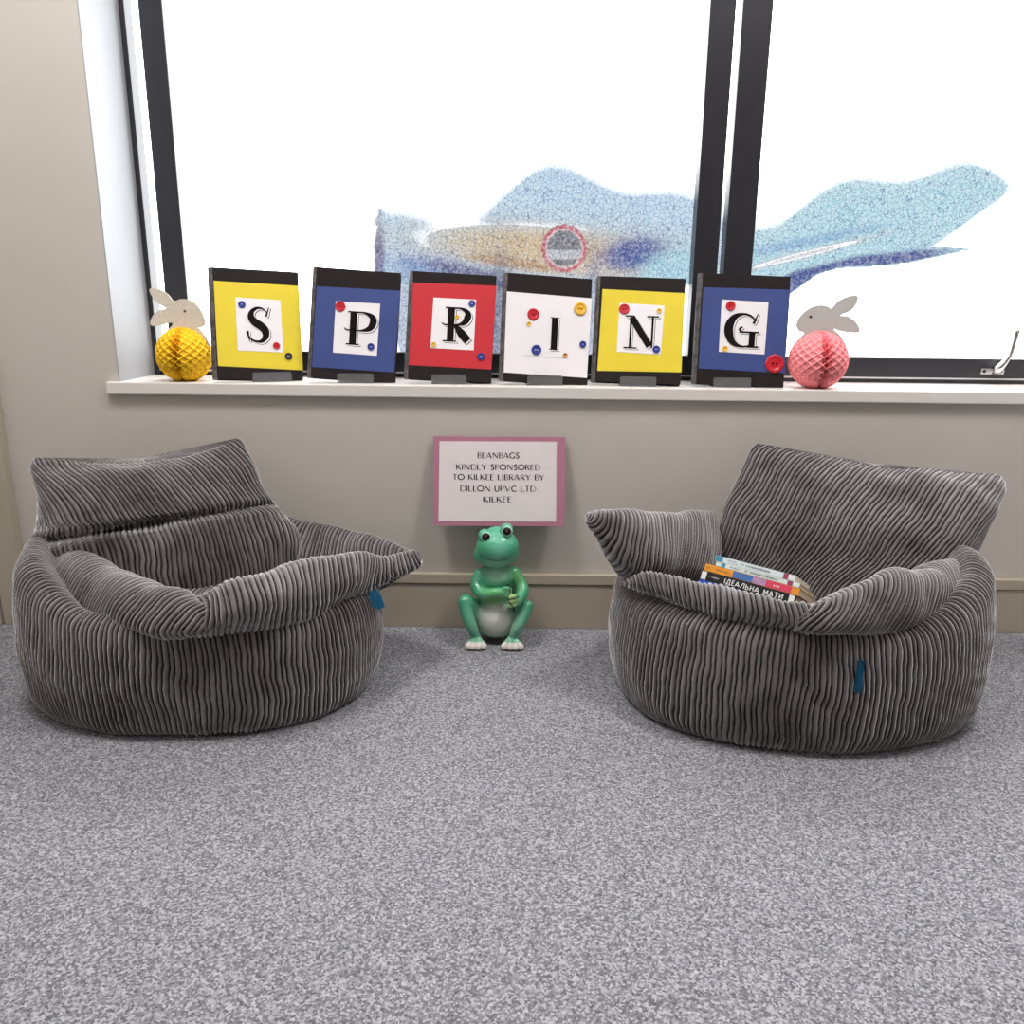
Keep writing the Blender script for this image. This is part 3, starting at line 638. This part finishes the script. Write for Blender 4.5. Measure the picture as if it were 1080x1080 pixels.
def base_drum(parent, cx, cy, a, b, top, seed, ex=2.3, side=-1):
    prof = [(.001, .80), (.0035, .90), (.02, .955), (.06, .99), (.12, 1.0), (.18, .99), (top-.02, .965), (top, .91), (top+.003, .84), (top-.03, .74), (top-.085, .60), (top-.10, .30), (top-.105, .04)]
    nr, nc = 90, 1800
    P = catmull(prof, nr); s = np.linspace(0, 2*PI, 4000)
    ex_ = 2/ex; ux = np.sign(np.cos(s))*np.abs(np.cos(s))**ex_*a; uy = np.sign(np.sin(s))*np.abs(np.sin(s))**ex_*b
    ds = np.r_[0, np.cumsum(np.hypot(np.diff(ux), np.diff(uy)))]; tt = np.linspace(0, ds[-1], nc, endpoint=False)
    ux = np.interp(tt, ds, ux); uy = np.interp(tt, ds, uy)
    per = round(ds[-1]/PITCH)*PITCH
    G = np.zeros((nr, nc, 3)); G[..., 0] = cx+P[:, 1][:, None]*ux; G[..., 1] = cy+P[:, 1][:, None]*uy; G[..., 2] = P[:, 0][:, None]
    C = np.broadcast_to(tt*per/ds[-1], (nr, nc))
    out = np.clip((side*ux/a-.42)/.58, 0, 1)**1.3      # on its outer side the drum's wall runs on up behind the arm
    G[..., 2] += (.095*out)[None, :]*np.clip(P[:, 0]/top, 0, 1)[:, None]**1.5
    fade = np.clip((P[:, 1]-.45)/.3, 0, 1)[:, None]*np.ones((1, nc))
    return fabric_grid('base', G, C, parent, seed=seed, fade=fade, wr=.0022)
def shoot(o, px, py):
    dg = [v.co for v in o.data.vertices]; t = BVHTree.FromPolygons([v+o.parent.location for v in dg], [tuple(p.vertices) for p in o.data.polygons])
    return lambda x, y: t.ray_cast(CO, ray(x, y).normalized())[0]

# --- left beanbag
lb = thing('beanbag_chair', 'dark grey corduroy beanbag armchair with an empty seat, left of the green frog', 'beanbag', (-.675, 1.67, 0), group='grey corduroy beanbag chairs')
base_l = base_drum(lb, -.672, 1.675, .380, .285, .245, 1)
pillow('backrest', [
 ((42, 700, 1.70), (312, 660, 1.86), .10, .10, .6), ((32, 635, 1.70), (318, 605, 1.87), .12, .11, .6), ((33, 588, 1.70), (314, 562, 1.88), .115, .09, .6),
 ((44, 556, 1.71), (294, 538, 1.885), .10, .07, .58), ((44, 528, 1.72), (276, 515, 1.89), .085, .06, .55), ((36, 506, 1.73), (264, 488, 1.90), .065, .045, .52, -.008), ((34, 492, 1.74), (255, 468, 1.905), .036, .030, .52, -.026), ((38, 484, 1.745), (252, 463, 1.905), .014, .012, .6, -.034)],
 (.42, -.85, .28), lb, crease=[(.40, .035, .022, .065)], taper=.42, skew=-.13, seed=3, nr=110, nc=1100)
pillow('armrest', [
 ((72, 650, 1.70), (84, 577, 1.74), .02, .03), ((58, 658, 1.655), (76, 572, 1.705), .05, .045), ((54, 656, 1.62), (82, 578, 1.67), .062, .055), ((74, 654, 1.565), (99, 590, 1.63), .062, .05), ((98, 657, 1.52), (122, 601, 1.57), .06, .05), ((128, 665, 1.46), (150, 612, 1.51), .058, .045), ((158, 671, 1.42), (176, 622, 1.46), .05, .04), ((187, 674, 1.395), (200, 631, 1.43), .04, .03), ((214, 671, 1.385), (222, 640, 1.41), .02, .02), ((228, 664, 1.39), (230, 650, 1.40), .006, .006)],
 (-.3, -.85, .35), lb, 'across', nr=560, nc=110, seed=5, slant=-.018)
pillow('armrest', [
 ((300, 640, 1.85), (302, 545, 1.90), .03, .03), ((325, 636, 1.81), (335, 552, 1.89), .032, .03), ((358, 632, 1.77), (365, 557, 1.865), .03, .028), ((390, 626, 1.73), (396, 567, 1.83), .026, .025), ((418, 612, 1.71), (422, 576, 1.78), .022, .02), ((438, 599, 1.72), (438, 583, 1.745), .010, .010), ((443, 596, 1.725), (443, 590, 1.735), .004, .004)],
 (-.55, -.75, .3), lb, 'across', nr=420, nc=100, seed=6)
pillow('front_roll', [
 ((178, 660, 1.42), (186, 646, 1.44), .008, .008), ((200, 671, 1.40), (205, 630, 1.45), .035, .035), ((228, 668, 1.395), (228, 620, 1.46), .055, .05), ((260, 661, 1.41), (262, 611, 1.48), .062, .05), ((296, 653, 1.44), (300, 602, 1.53), .062, .05), ((336, 643, 1.49), (340, 596, 1.58), .058, .05), ((372, 630, 1.55), (374, 592, 1.64), .05, .045), ((397, 621, 1.61), (398, 590, 1.68), .035, .035), ((420, 610, 1.66), (421, 583, 1.71), .022, .022), ((438, 600, 1.71), (438, 581, 1.735), .012, .012), ((443, 596, 1.72), (443, 590, 1.73), .004, .004)],
 (.35, -.85, .35), lb, 'across', nr=640, nc=110, seed=7, slant=.012)
pillow('seat', [((-.96, 1.66, .15), (-.93, 1.80, .15), .01, .01), ((-.86, 1.50, .145), (-.84, 1.86, .15), .055, .04), ((-.69, 1.45, .145), (-.68, 1.88, .15), .06, .04), ((-.53, 1.50, .145), (-.50, 1.86, .15), .055, .04), ((-.42, 1.62, .15), (-.42, 1.78, .15), .01, .01)], (0, 0, 1), lb, 'across', nr=420, nc=120, seed=8)
TAGM = mat('blue_label_cloth', (34, 122, 165), .7, .1, 300)
def label_tag(bag, base, quad, lift, fold=None):
    sh = shoot(base, 0, 0); bm = bmesh.new(); n = 6; rows_ = []
    for i in range(n+1):
        f = i/n; row = []
        for g in (0, .5, 1):
            x = (quad[0][0]*(1-g)+quad[1][0]*g)*(1-f)+(quad[3][0]*(1-g)+quad[2][0]*g)*f
            y = (quad[0][1]*(1-g)+quad[1][1]*g)*(1-f)+(quad[3][1]*(1-g)+quad[2][1]*g)*f
            p = sh(x, y) or PY(x, y, fold)
            row.append(bm.verts.new(p-ray(x, y).normalized()*lift))
        rows_.append(row)
    for A, B_ in zip(rows_, rows_[1:]):
        for k in range(2): bm.faces.new((A[k], A[k+1], B_[k+1], B_[k]))
    bmesh.ops.solidify(bm, geom=list(bm.faces), thickness=.001)
    return link('label_tag', fin(bm, 'label_tag', True, off=bag.location), TAGM, bag)
def loose_tag(bag, pts, y0, dy):
    bm = bmesh.new(); A = [bm.verts.new(PY(x, y, y0)) for x, y in pts]; bm.faces.new(A)
    ret = bmesh.ops.extrude_face_region(bm, geom=list(bm.faces))
    for v in ret['geom']:
        if isinstance(v, bmesh.types.BMVert): v.co.y += .0012
    return link('label_tag', fin(bm, 'label_tag', off=bag.location), TAGM, bag)
loose_tag(lb, [(388, 624), (396, 621), (402, 628), (406, 640), (400, 643), (392, 640)], 1.62, 0)

# --- right beanbag
rb = thing('beanbag_chair', 'grey corduroy beanbag armchair holding a stack of paperbacks, right of the frog', 'beanbag', (.62, 1.67, 0), group='grey corduroy beanbag chairs')
base_r = base_drum(rb, .616, 1.66, .394, .302, .248, 11, side=1)
pillow('backrest', [
 ((752, 670, 1.82), (935, 665, 1.64), .05, .03, .8), ((750, 620, 1.86), (975, 624, 1.67), .08, .04, .75), ((754, 585, 1.88), (1018, 592, 1.71), .10, .05, .62),
 ((762, 550, 1.885), (1031, 572, 1.72), .10, .055, .58), ((772, 520, 1.89), (1042, 550, 1.73), .085, .06, .55), ((783, 494, 1.90), (1054, 527, 1.74), .062, .045, .52, -.006), ((792, 475, 1.905), (1059, 511, 1.75), .036, .028, .52, -.014), ((797, 468, 1.905), (1056, 501, 1.755), .012, .012, .6, -.018)],
 (-.34, -.88, .28), rb, taper=-.40, skew=.09, seed=13, nr=110, nc=1100)
pillow('armrest', [
 ((620.5, 551, 1.60), (620, 545, 1.60), .003, .003), ((636, 578, 1.59), (632, 542, 1.61), .022, .022), ((656, 605, 1.59), (650, 541, 1.63), .05, .045), ((682, 612, 1.63), (678, 542, 1.69), .07, .06), ((710, 612, 1.69), (706, 543, 1.76), .072, .06), ((735, 612, 1.75), (730, 541, 1.83), .06, .05), ((755, 612, 1.82), (752, 541, 1.88), .025, .025)],
 (.25, -.85, .35), rb, 'across', nr=420, nc=120, seed=15, slant=-.02)
pillow('front_roll', [
 ((655, 618, 1.57), (657, 608, 1.58), .006, .006), ((672, 624, 1.545), (675, 603, 1.57), .025, .02), ((700, 634, 1.51), (704, 606, 1.545), .034, .03), ((735, 646, 1.465), (738, 616, 1.50), .036, .03), ((772, 655, 1.425), (775, 626, 1.46), .036, .03), ((812, 660, 1.395), (815, 636, 1.43), .034, .03), ((848, 664, 1.38), (850, 641, 1.41), .028, .025), ((878, 665, 1.38), (878, 650, 1.39), .006, .006)],
 (-.2, -.85, .45), rb, 'across', nr=480, nc=90, seed=16, slant=.008)
pillow('armrest', [
 ((990, 650, 1.67), (990, 592, 1.71), .02, .03), ((1006, 660, 1.625), (1000, 588, 1.68), .05, .045), ((1015, 665, 1.58), (1004, 588, 1.65), .062, .055), ((985, 663, 1.52), (980, 595, 1.57), .06, .05), ((955, 665, 1.45), (955, 600, 1.51), .055, .045), ((925, 668, 1.405), (932, 601, 1.46), .045, .04), ((893, 668, 1.385), (903, 617, 1.43), .04, .03), ((862, 665, 1.375), (870, 632, 1.40), .028, .025), ((840, 661, 1.375), (843, 645, 1.39), .008, .008)],
 (.25, -.85, .35), rb, 'across', nr=600, nc=110, seed=17, slant=.02)
pillow('seat', [((.33, 1.62, .21), (.34, 1.78, .20), .01, .01), ((.40, 1.52, .20), (.42, 1.82, .17), .045, .05), ((.50, 1.49, .165), (.52, 1.84, .13), .045, .05), ((.62, 1.46, .145), (.64, 1.86, .12), .045, .05), ((.80, 1.48, .15), (.80, 1.84, .14), .045, .05), ((.93, 1.60, .18), (.92, 1.76, .18), .01, .01)], (0, 0, 1), rb, 'across', nr=440, nc=120, seed=18)
label_tag(rb, base_r, [(904.5, 696), (912, 697), (909, 731), (900, 730)], .004)

# ------------------------------------------------------------------ paperbacks on the right beanbag
A0 = PY(755.5, 585.3, 1.560); A1 = PY(839.4, 607.2, 1.465); e1 = (A1-A0).normalized(); L1 = (A1-A0).length
e2 = Vector((.085, .09, -.058)); e2 = (e2-e1*e2.dot(e1)).normalized(); e3 = e1.cross(e2)
SPW = mat('pale_spine', (214, 226, 230), .4, .03, 30); SPW2 = mat('white_green_spine', (212, 222, 218), .4, .06, 60)
ORG = mat('orange_spine', (226, 150, 44), .4, .08, 40); BLK = mat('black_spine', (22, 20, 26), .35); BLUS = mat('royal_blue_spine', (44, 84, 190), .4, .1, 60)
TEAL = mat('teal_print', (62, 140, 168), .4); MAG = mat('magenta_print', (150, 60, 96), .4); PINKP = mat('pink_print', (214, 60, 92), .45, .2, 300); LILAC = mat('lilac_print', (178, 140, 180), .45, .2, 300); SKYB = mat('blue_print', (70, 110, 180), .45, .2, 300); GREYT = mat('dark_print', (70, 78, 88), .5); BROWN = mat('brown_print', (150, 84, 20), .5); CREAM = mat('white_print', (230, 230, 228), .5)
STK = [ # name colours, left offset, length, thickness, width, label, bands (u0,u1,v0,v1,material), squiggle text
 (SPW, 0, L1, .0118, .140, 'pale white paperback, topmost of the stack on the beanbag', [(.0, .10, 0, 1, TEAL), (.86, .92, 0, 1, MAG), (.935, .99, .15, .85, CREAM)], [(.16, .28, .50, .74, GREYT), (.17, .29, .2, .4, GREYT), (.34, .37, .3, .75, GREYT), (.40, .70, .28, .74, GREYT)]),
 (SPW2, .004, L1*1.05, .0088, .140, 'white paperback second from the top of the stack on the beanbag', [(.07, .12, 0, 1, TEAL), (.86, .92, 0, 1, MAG), (.93, .99, .15, .85, CREAM)], [(.18, .30, .3, .7, GREYT), (.36, .39, .3, .75, GREYT), (.42, .76, .3, .72, GREYT)]),
 (ORG, -.016, L1*1.19, .0145, .145, 'orange and pink paperback in the middle of the stack on the beanbag', [(.31, .52, .05, .95, SKYB), (.52, .66, .05, .95, LILAC), (.66, .92, .05, .95, PINKP)], [(.02, .055, .25, .8, BROWN), (.13, .27, .3, .75, BROWN), (.33, .50, .4, .8, TEAL), (.74, .8, .3, .7, CREAM)]),
 (BLK, -.020, L1*1.20, .0190, .145, 'black paperback with white spine lettering, fourth from the top of the stack', [(.01, .065, .06, .94, CREAM), (.93, .985, .06, .94, CREAM)], [(.085, .11, .42, .62, LILAC), (.125, .20, .40, .64, CREAM)]),
 (BLUS, -.020, L1*1.16, .0110, .140, 'blue paperback at the bottom of the stack on the beanbag', [(.30, .36, .1, .9, CREAM)], [(.45, .8, .3, .7, CREAM)])]
top = A0.copy()
for i, (m, off, ln, tk, wd, lab, bands, txt) in enumerate(STK):
    o = top+e1*off-e3*tk
    mw = Matrix((e1, e2, e3)).transposed().to_4x4(); mw.translation = o
    t = thing('paperback_book', lab, 'book', group='paperbacks stacked on the beanbag seat', mw=mw)
    bm = bmesh.new(); cb = .0009
    box(bm, 0, ln, 0, wd, tk-cb, tk); box(bm, 0, ln, 0, wd, 0, cb); box(bm, 0, ln, 0, .0011, cb, tk-cb)
    link('cover', fin(bm, 'cover'), m, t)
    boxo('page_block', (.0008, ln-.0008, .0011, wd-.001, cb, tk-cb), PAGES, t)
    for (u0, u1, v0, v1, mm) in bands:
        boxo('spine_panel', (u0*ln+.0002, u1*ln, -.0003, .0002, max(v0, .03)*tk, min(v1, .97)*tk), mm, t)
    for (u0, u1, v0, v1, mm) in txt:      # print too small to read in the photo
        bm = bmesh.new(); x = u0*ln
        while x < u1*ln-.001:
            w = random.uniform(.0012, .0026); zz = random.uniform(0, .12)
            stroke(bm, [(x, (v0+zz)*tk), (x+w*.5, (v1-zz)*tk), (x+w, (v0+zz)*tk)], .0003, -.0006, 5); x += w+.0006
        me = fin(bm, 'spine_print'); facefront(me); link('spine_print', me, mm, t)
    if m is BLK:
        bm = bmesh.new(); s = 'ІДЕАЛЬНА МАТИ'; hh = .0098; w0 = text_width(s, hh, .24, .4); X0, X1 = .265*ln, .875*ln
        write(bm, s, 0, 0, hh, -.0006, .085, .085, .24, .4)
        for vtx in bm.verts: vtx.co.x = X0+vtx.co.x*(X1-X0)/w0; vtx.co.z += tk*.25
        me = fin(bm, 'spine_title'); facefront(me); link('spine_title', me, CREAM, t)
    top = top-e3*(tk+.0006)

# ------------------------------------------------------------------ frog figurine
FZ = 7.714; fk = .000283
def fp(zx, zy, Y): return PY(476+zx/FZ, 545+zy/FZ, Y)
frog_loc = Vector((fp(365, 900, 1.90).x, 1.90, 0))
fr = thing('frog_figurine', 'glossy green seated frog ornament on the carpet under the notice', 'frog ornament', frog_loc)
bm = bmesh.new()
def ell(zx, zy, Y, rx, ry, rz, rot=0):
    m = Matrix.Translation(fp(zx, zy, Y)) @ Matrix.Rotation(rot, 4, 'Y') @ Matrix.Diagonal((rx, ry, rz, 1))
    bmesh.ops.create_icosphere(bm, subdivisions=3, radius=1, matrix=m)
def limb(pts, r):
    P = catmull([np.array(fp(*p)) for p in pts], 24); R = catmull(r, 24)[:, 0]
    for p, q in zip(P, R): bmesh.ops.create_icosphere(bm, subdivisions=2, radius=q, matrix=Matrix.Translation(p))
ell(365, 296, 1.888, .0565, .042, .035, math.radians(-4)); ell(372, 245, 1.882, .0530, .046, .044, math.radians(-8)); ell(370, 170, 1.893, .036, .032, .028)
ell(272, 158, 1.872, .0165, .0165, .0185); ell(450, 112, 1.872, .0165, .0165, .0185)
ell(365, 490, 1.902, .047, .038, .042); ell(365, 620, 1.905, .050, .040, .050); ell(365, 795, 1.90, .057, .050, .056); ell(365, 890, 1.905, .054, .044, .026)
limb([(235, 470, 1.90), (212, 560, 1.885), (262, 628, 1.862), (360, 618, 1.85), (450, 612, 1.852)], [.018, .019, .0165, .0135, .012])
limb([(508, 455, 1.90), (560, 540, 1.89), (578, 610, 1.875), (545, 680, 1.858), (500, 690, 1.852)], [.017, .017, .0165, .014, .011])
limb([(265, 830, 1.90), (135, 700, 1.875), (108, 690, 1.868)], [.028, .020, .016])
limb([(108, 690, 1.868), (120, 770, 1.862), (160, 880, 1.856), (190, 950, 1.856)], [.0165, .0165, .0150, .012])
limb([(465, 840, 1.90), (590, 740, 1.88), (615, 725, 1.872)], [.026, .019, .015])
limb([(615, 725, 1.872), (590, 800, 1.864), (545, 880, 1.856), (510, 950, 1.855)], [.0155, .0155, .0150, .012])
for cx, dirs in ((205, (-72, -30, 14, 62)), (495, (-70, -18, 30, 74))):
    for k, dx in enumerate(dirs):
        xx = cx+dx; base = fp(cx, 962, 1.858)
        tip = fp(xx, 985, 1.84); tip.z = .0095; tip.y = 1.836+.004*abs(k-1.5)
        for s_ in np.linspace(0, 1, 6):
            p = base.lerp(tip, s_); p.z = max(p.z, .0085)
            bmesh.ops.create_icosphere(bm, subdivisions=2, radius=.0062+.0026*s_, matrix=Matrix.Translation(p))
for k, (zx, zy) in enumerate(((478, 655), (480, 690), (492, 722))):   # fingers of the hand on the stem
    limb([(530, zy-10, 1.850), (500, zy-4, 1.840), (470, zy+2, 1.838)], [.0065, .0062, .0055])
for k, (zx, zy) in enumerate(((455, 585), (462, 612), (455, 638))):
    limb([(430, zy, 1.846), (462, zy, 1.842), (480, zy+3, 1.842)], [.0062, .006, .005])
tmp = bpy.data.meshes.new('tmp'); bm.to_mesh(tmp); bm.free()
to = bpy.data.objects.new('tmp', tmp); COL.objects.link(to)
md = to.modifiers.new('r', 'REMESH'); md.mode = 'VOXEL'; md.voxel_size = .0016
sm = to.modifiers.new('s', 'SMOOTH'); sm.factor = .5; sm.iterations = 11
dg = bpy.context.evaluated_depsgraph_get(); fm = bpy.data.meshes.new_from_object(to.evaluated_get(dg))
bpy.data.objects.remove(to); fm.name = 'body'
V = np.empty(len(fm.vertices)*3, np.float32); fm.vertices.foreach_get('co', V); V = V.reshape(-1, 3)
pz = proj(V); zx = (pz[:, 0]-476)*FZ; zy = (pz[:, 1]-545)*FZ
Cc = np.tile(np.array(lin((62, 158, 120))), (len(V), 1))
def fput(w, rgb):
    global Cc
    Cc = Cc*(1-w[:, None])+np.array(lin(rgb))[None]*w[:, None]
Pz = np.stack([zx, zy], 1); frontness = np.clip((1.90-V[:, 1])/.03, 0, 1)
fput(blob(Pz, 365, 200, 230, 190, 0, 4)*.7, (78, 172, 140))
fput(blob(Pz, 250, 250, 90, 70, .3, 2)*.6, (44, 150, 100))
fput(blob(Pz, 520, 240, 50, 90, 0, 2)*.6, (44, 160, 120))
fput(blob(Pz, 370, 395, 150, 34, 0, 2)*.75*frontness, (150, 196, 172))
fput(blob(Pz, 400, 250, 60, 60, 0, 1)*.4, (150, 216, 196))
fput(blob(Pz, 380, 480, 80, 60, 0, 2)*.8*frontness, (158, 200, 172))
fput(blob(Pz, 362, 835, 135, 140, 0, 3)*frontness, (222, 224, 216))
fput(blob(Pz, 340, 680, 90, 30, 0, 2)*.8*frontness, (96, 170, 60))
fput(blob(Pz, 350, 610, 110, 28, 0, 2)*.6*frontness, (96, 190, 100))
fput(blob(Pz, 540, 500, 40, 80, -.3, 2)*.6, (112, 190, 90))
fput(blob(Pz, 495, 680, 40, 70, 0, 3)*.8*frontness*(V[:, 1] < 1.853), (176, 206, 130))
fput(np.clip((.024-V[:, 2])/.004, 0, 1)*(V[:, 1] < 1.862)*(np.abs(zx-350) < 240)*((zx < 300) | (zx > 405)), (214, 206, 200))
fput(blob(Pz, 140, 800, 40, 110, -.15, 2)*.4, (130, 200, 170)); fput(blob(Pz, 560, 850, 40, 110, .3, 2)*.4, (140, 200, 176))
a = fm.color_attributes.new('col', 'FLOAT_COLOR', 'POINT'); cc = np.ones((len(V), 4), np.float32); cc[:, :3] = Cc; a.data.foreach_set('color', cc.ravel())
fm.vertices.foreach_set('co', (V-np.array(frog_loc, np.float32)).ravel())
for p in fm.polygons: p.use_smooth = True
fm.materials.clear(); body = link('body', fm, mat_attr('glazed_frog', 'col', .32, .25), fr)
fs = shoot(body, 0, 0)
def onfrog(zx, zy, lift=.0004):
    p = fs(476+zx/FZ, 545+zy/FZ) or fp(zx, zy, 1.86)
    return p-ray(476+zx/FZ, 545+zy/FZ).normalized()*lift
def surf_line(name, pts, r, m, parent):
    bm = bmesh.new(); q = catmull(pts, 26); P = [onfrog(x, y) for x, y in q]
    tube(bm, [tuple(p) for p in P], r, 6, len(P)); return link(name, fin(bm, name, True, off=frog_loc), m, parent)
DARKG = mat('dark_green_paint', (40, 52, 44), .5)
surf_line('mouth', [(215, 293), (250, 322), (300, 345), (360, 357), (420, 352), (460, 340), (480, 326)], .0008, DARKG, fr)
surf_line('flower_stem', [(452, 548), (474, 566), (478, 610), (462, 650), (468, 690), (505, 740), (515, 790)], .0013, DARKG, fr)
for zy in (672, 702):
    surf_line('finger_line', [(466, zy+4), (492, zy), (522, zy-8)], .0007, DARKG, fr)
for (zx, zy) in ((281, 164), (453, 118)):
    c = onfrog(zx, zy, 0); d = (CO-c).normalized(); d = (d+Vector((-.05, 0, 0))).normalized()
    def ball(name, r, cen, m, par, flat=.55):
        bm = bmesh.new(); rot = d.to_track_quat('Z', 'Y').to_matrix().to_4x4()
        bmesh.ops.create_uvsphere(bm, u_segments=24, v_segments=16, radius=r, matrix=Matrix.Translation(cen) @ rot @ Matrix.Diagonal((1, 1, flat, 1)))
        return link(name, fin(bm, name, True, off=frog_loc), m, par)
    ey = ball('eye', .0132, c-d*.0035, mat('eye_rim', (150, 196, 180), .3), fr)
    pu = ball('pupil', .0100, c+d*.0005, mat('pupil_black', (10, 8, 8), .3, spec=.3), ey, .5)
    ball('pupil_ring', .0030, c+d*.0049, mat('pupil_brown', (92, 52, 34), .3), pu, .3)

# ------------------------------------------------------------------ light
w = bpy.data.worlds.new('daylight'); scene.world = w; w.use_nodes = True
bg = w.node_tree.nodes['Background']; bg.inputs['Color'].default_value = (.97, .985, 1, 1); bg.inputs['Strength'].default_value = SKY
def area(name, loc, sx, sy, power, col=(1, .975, .95)):
    l = bpy.data.lights.new(name, 'AREA'); l.shape = 'RECTANGLE'; l.size = sx; l.size_y = sy; l.energy = power; l.color = col
    o = bpy.data.objects.new(name, l); COL.objects.link(o); o.location = loc; return o
area('ceiling_light', (-.75, 1.15, ZC-.02), .45, .45, 32)
area('ceiling_light', (.95, 1.15, ZC-.02), .45, .45, 32)
area('ceiling_light', (.1, -.7, ZC-.02), .6, .6, 4)
scene.view_settings.view_transform = 'Standard'; scene.view_settings.look = 'None'
scene.view_settings.exposure = 0
scene.cycles.use_denoising = True; scene.cycles.max_bounces = 8; scene.cycles.transparent_max_bounces = 12
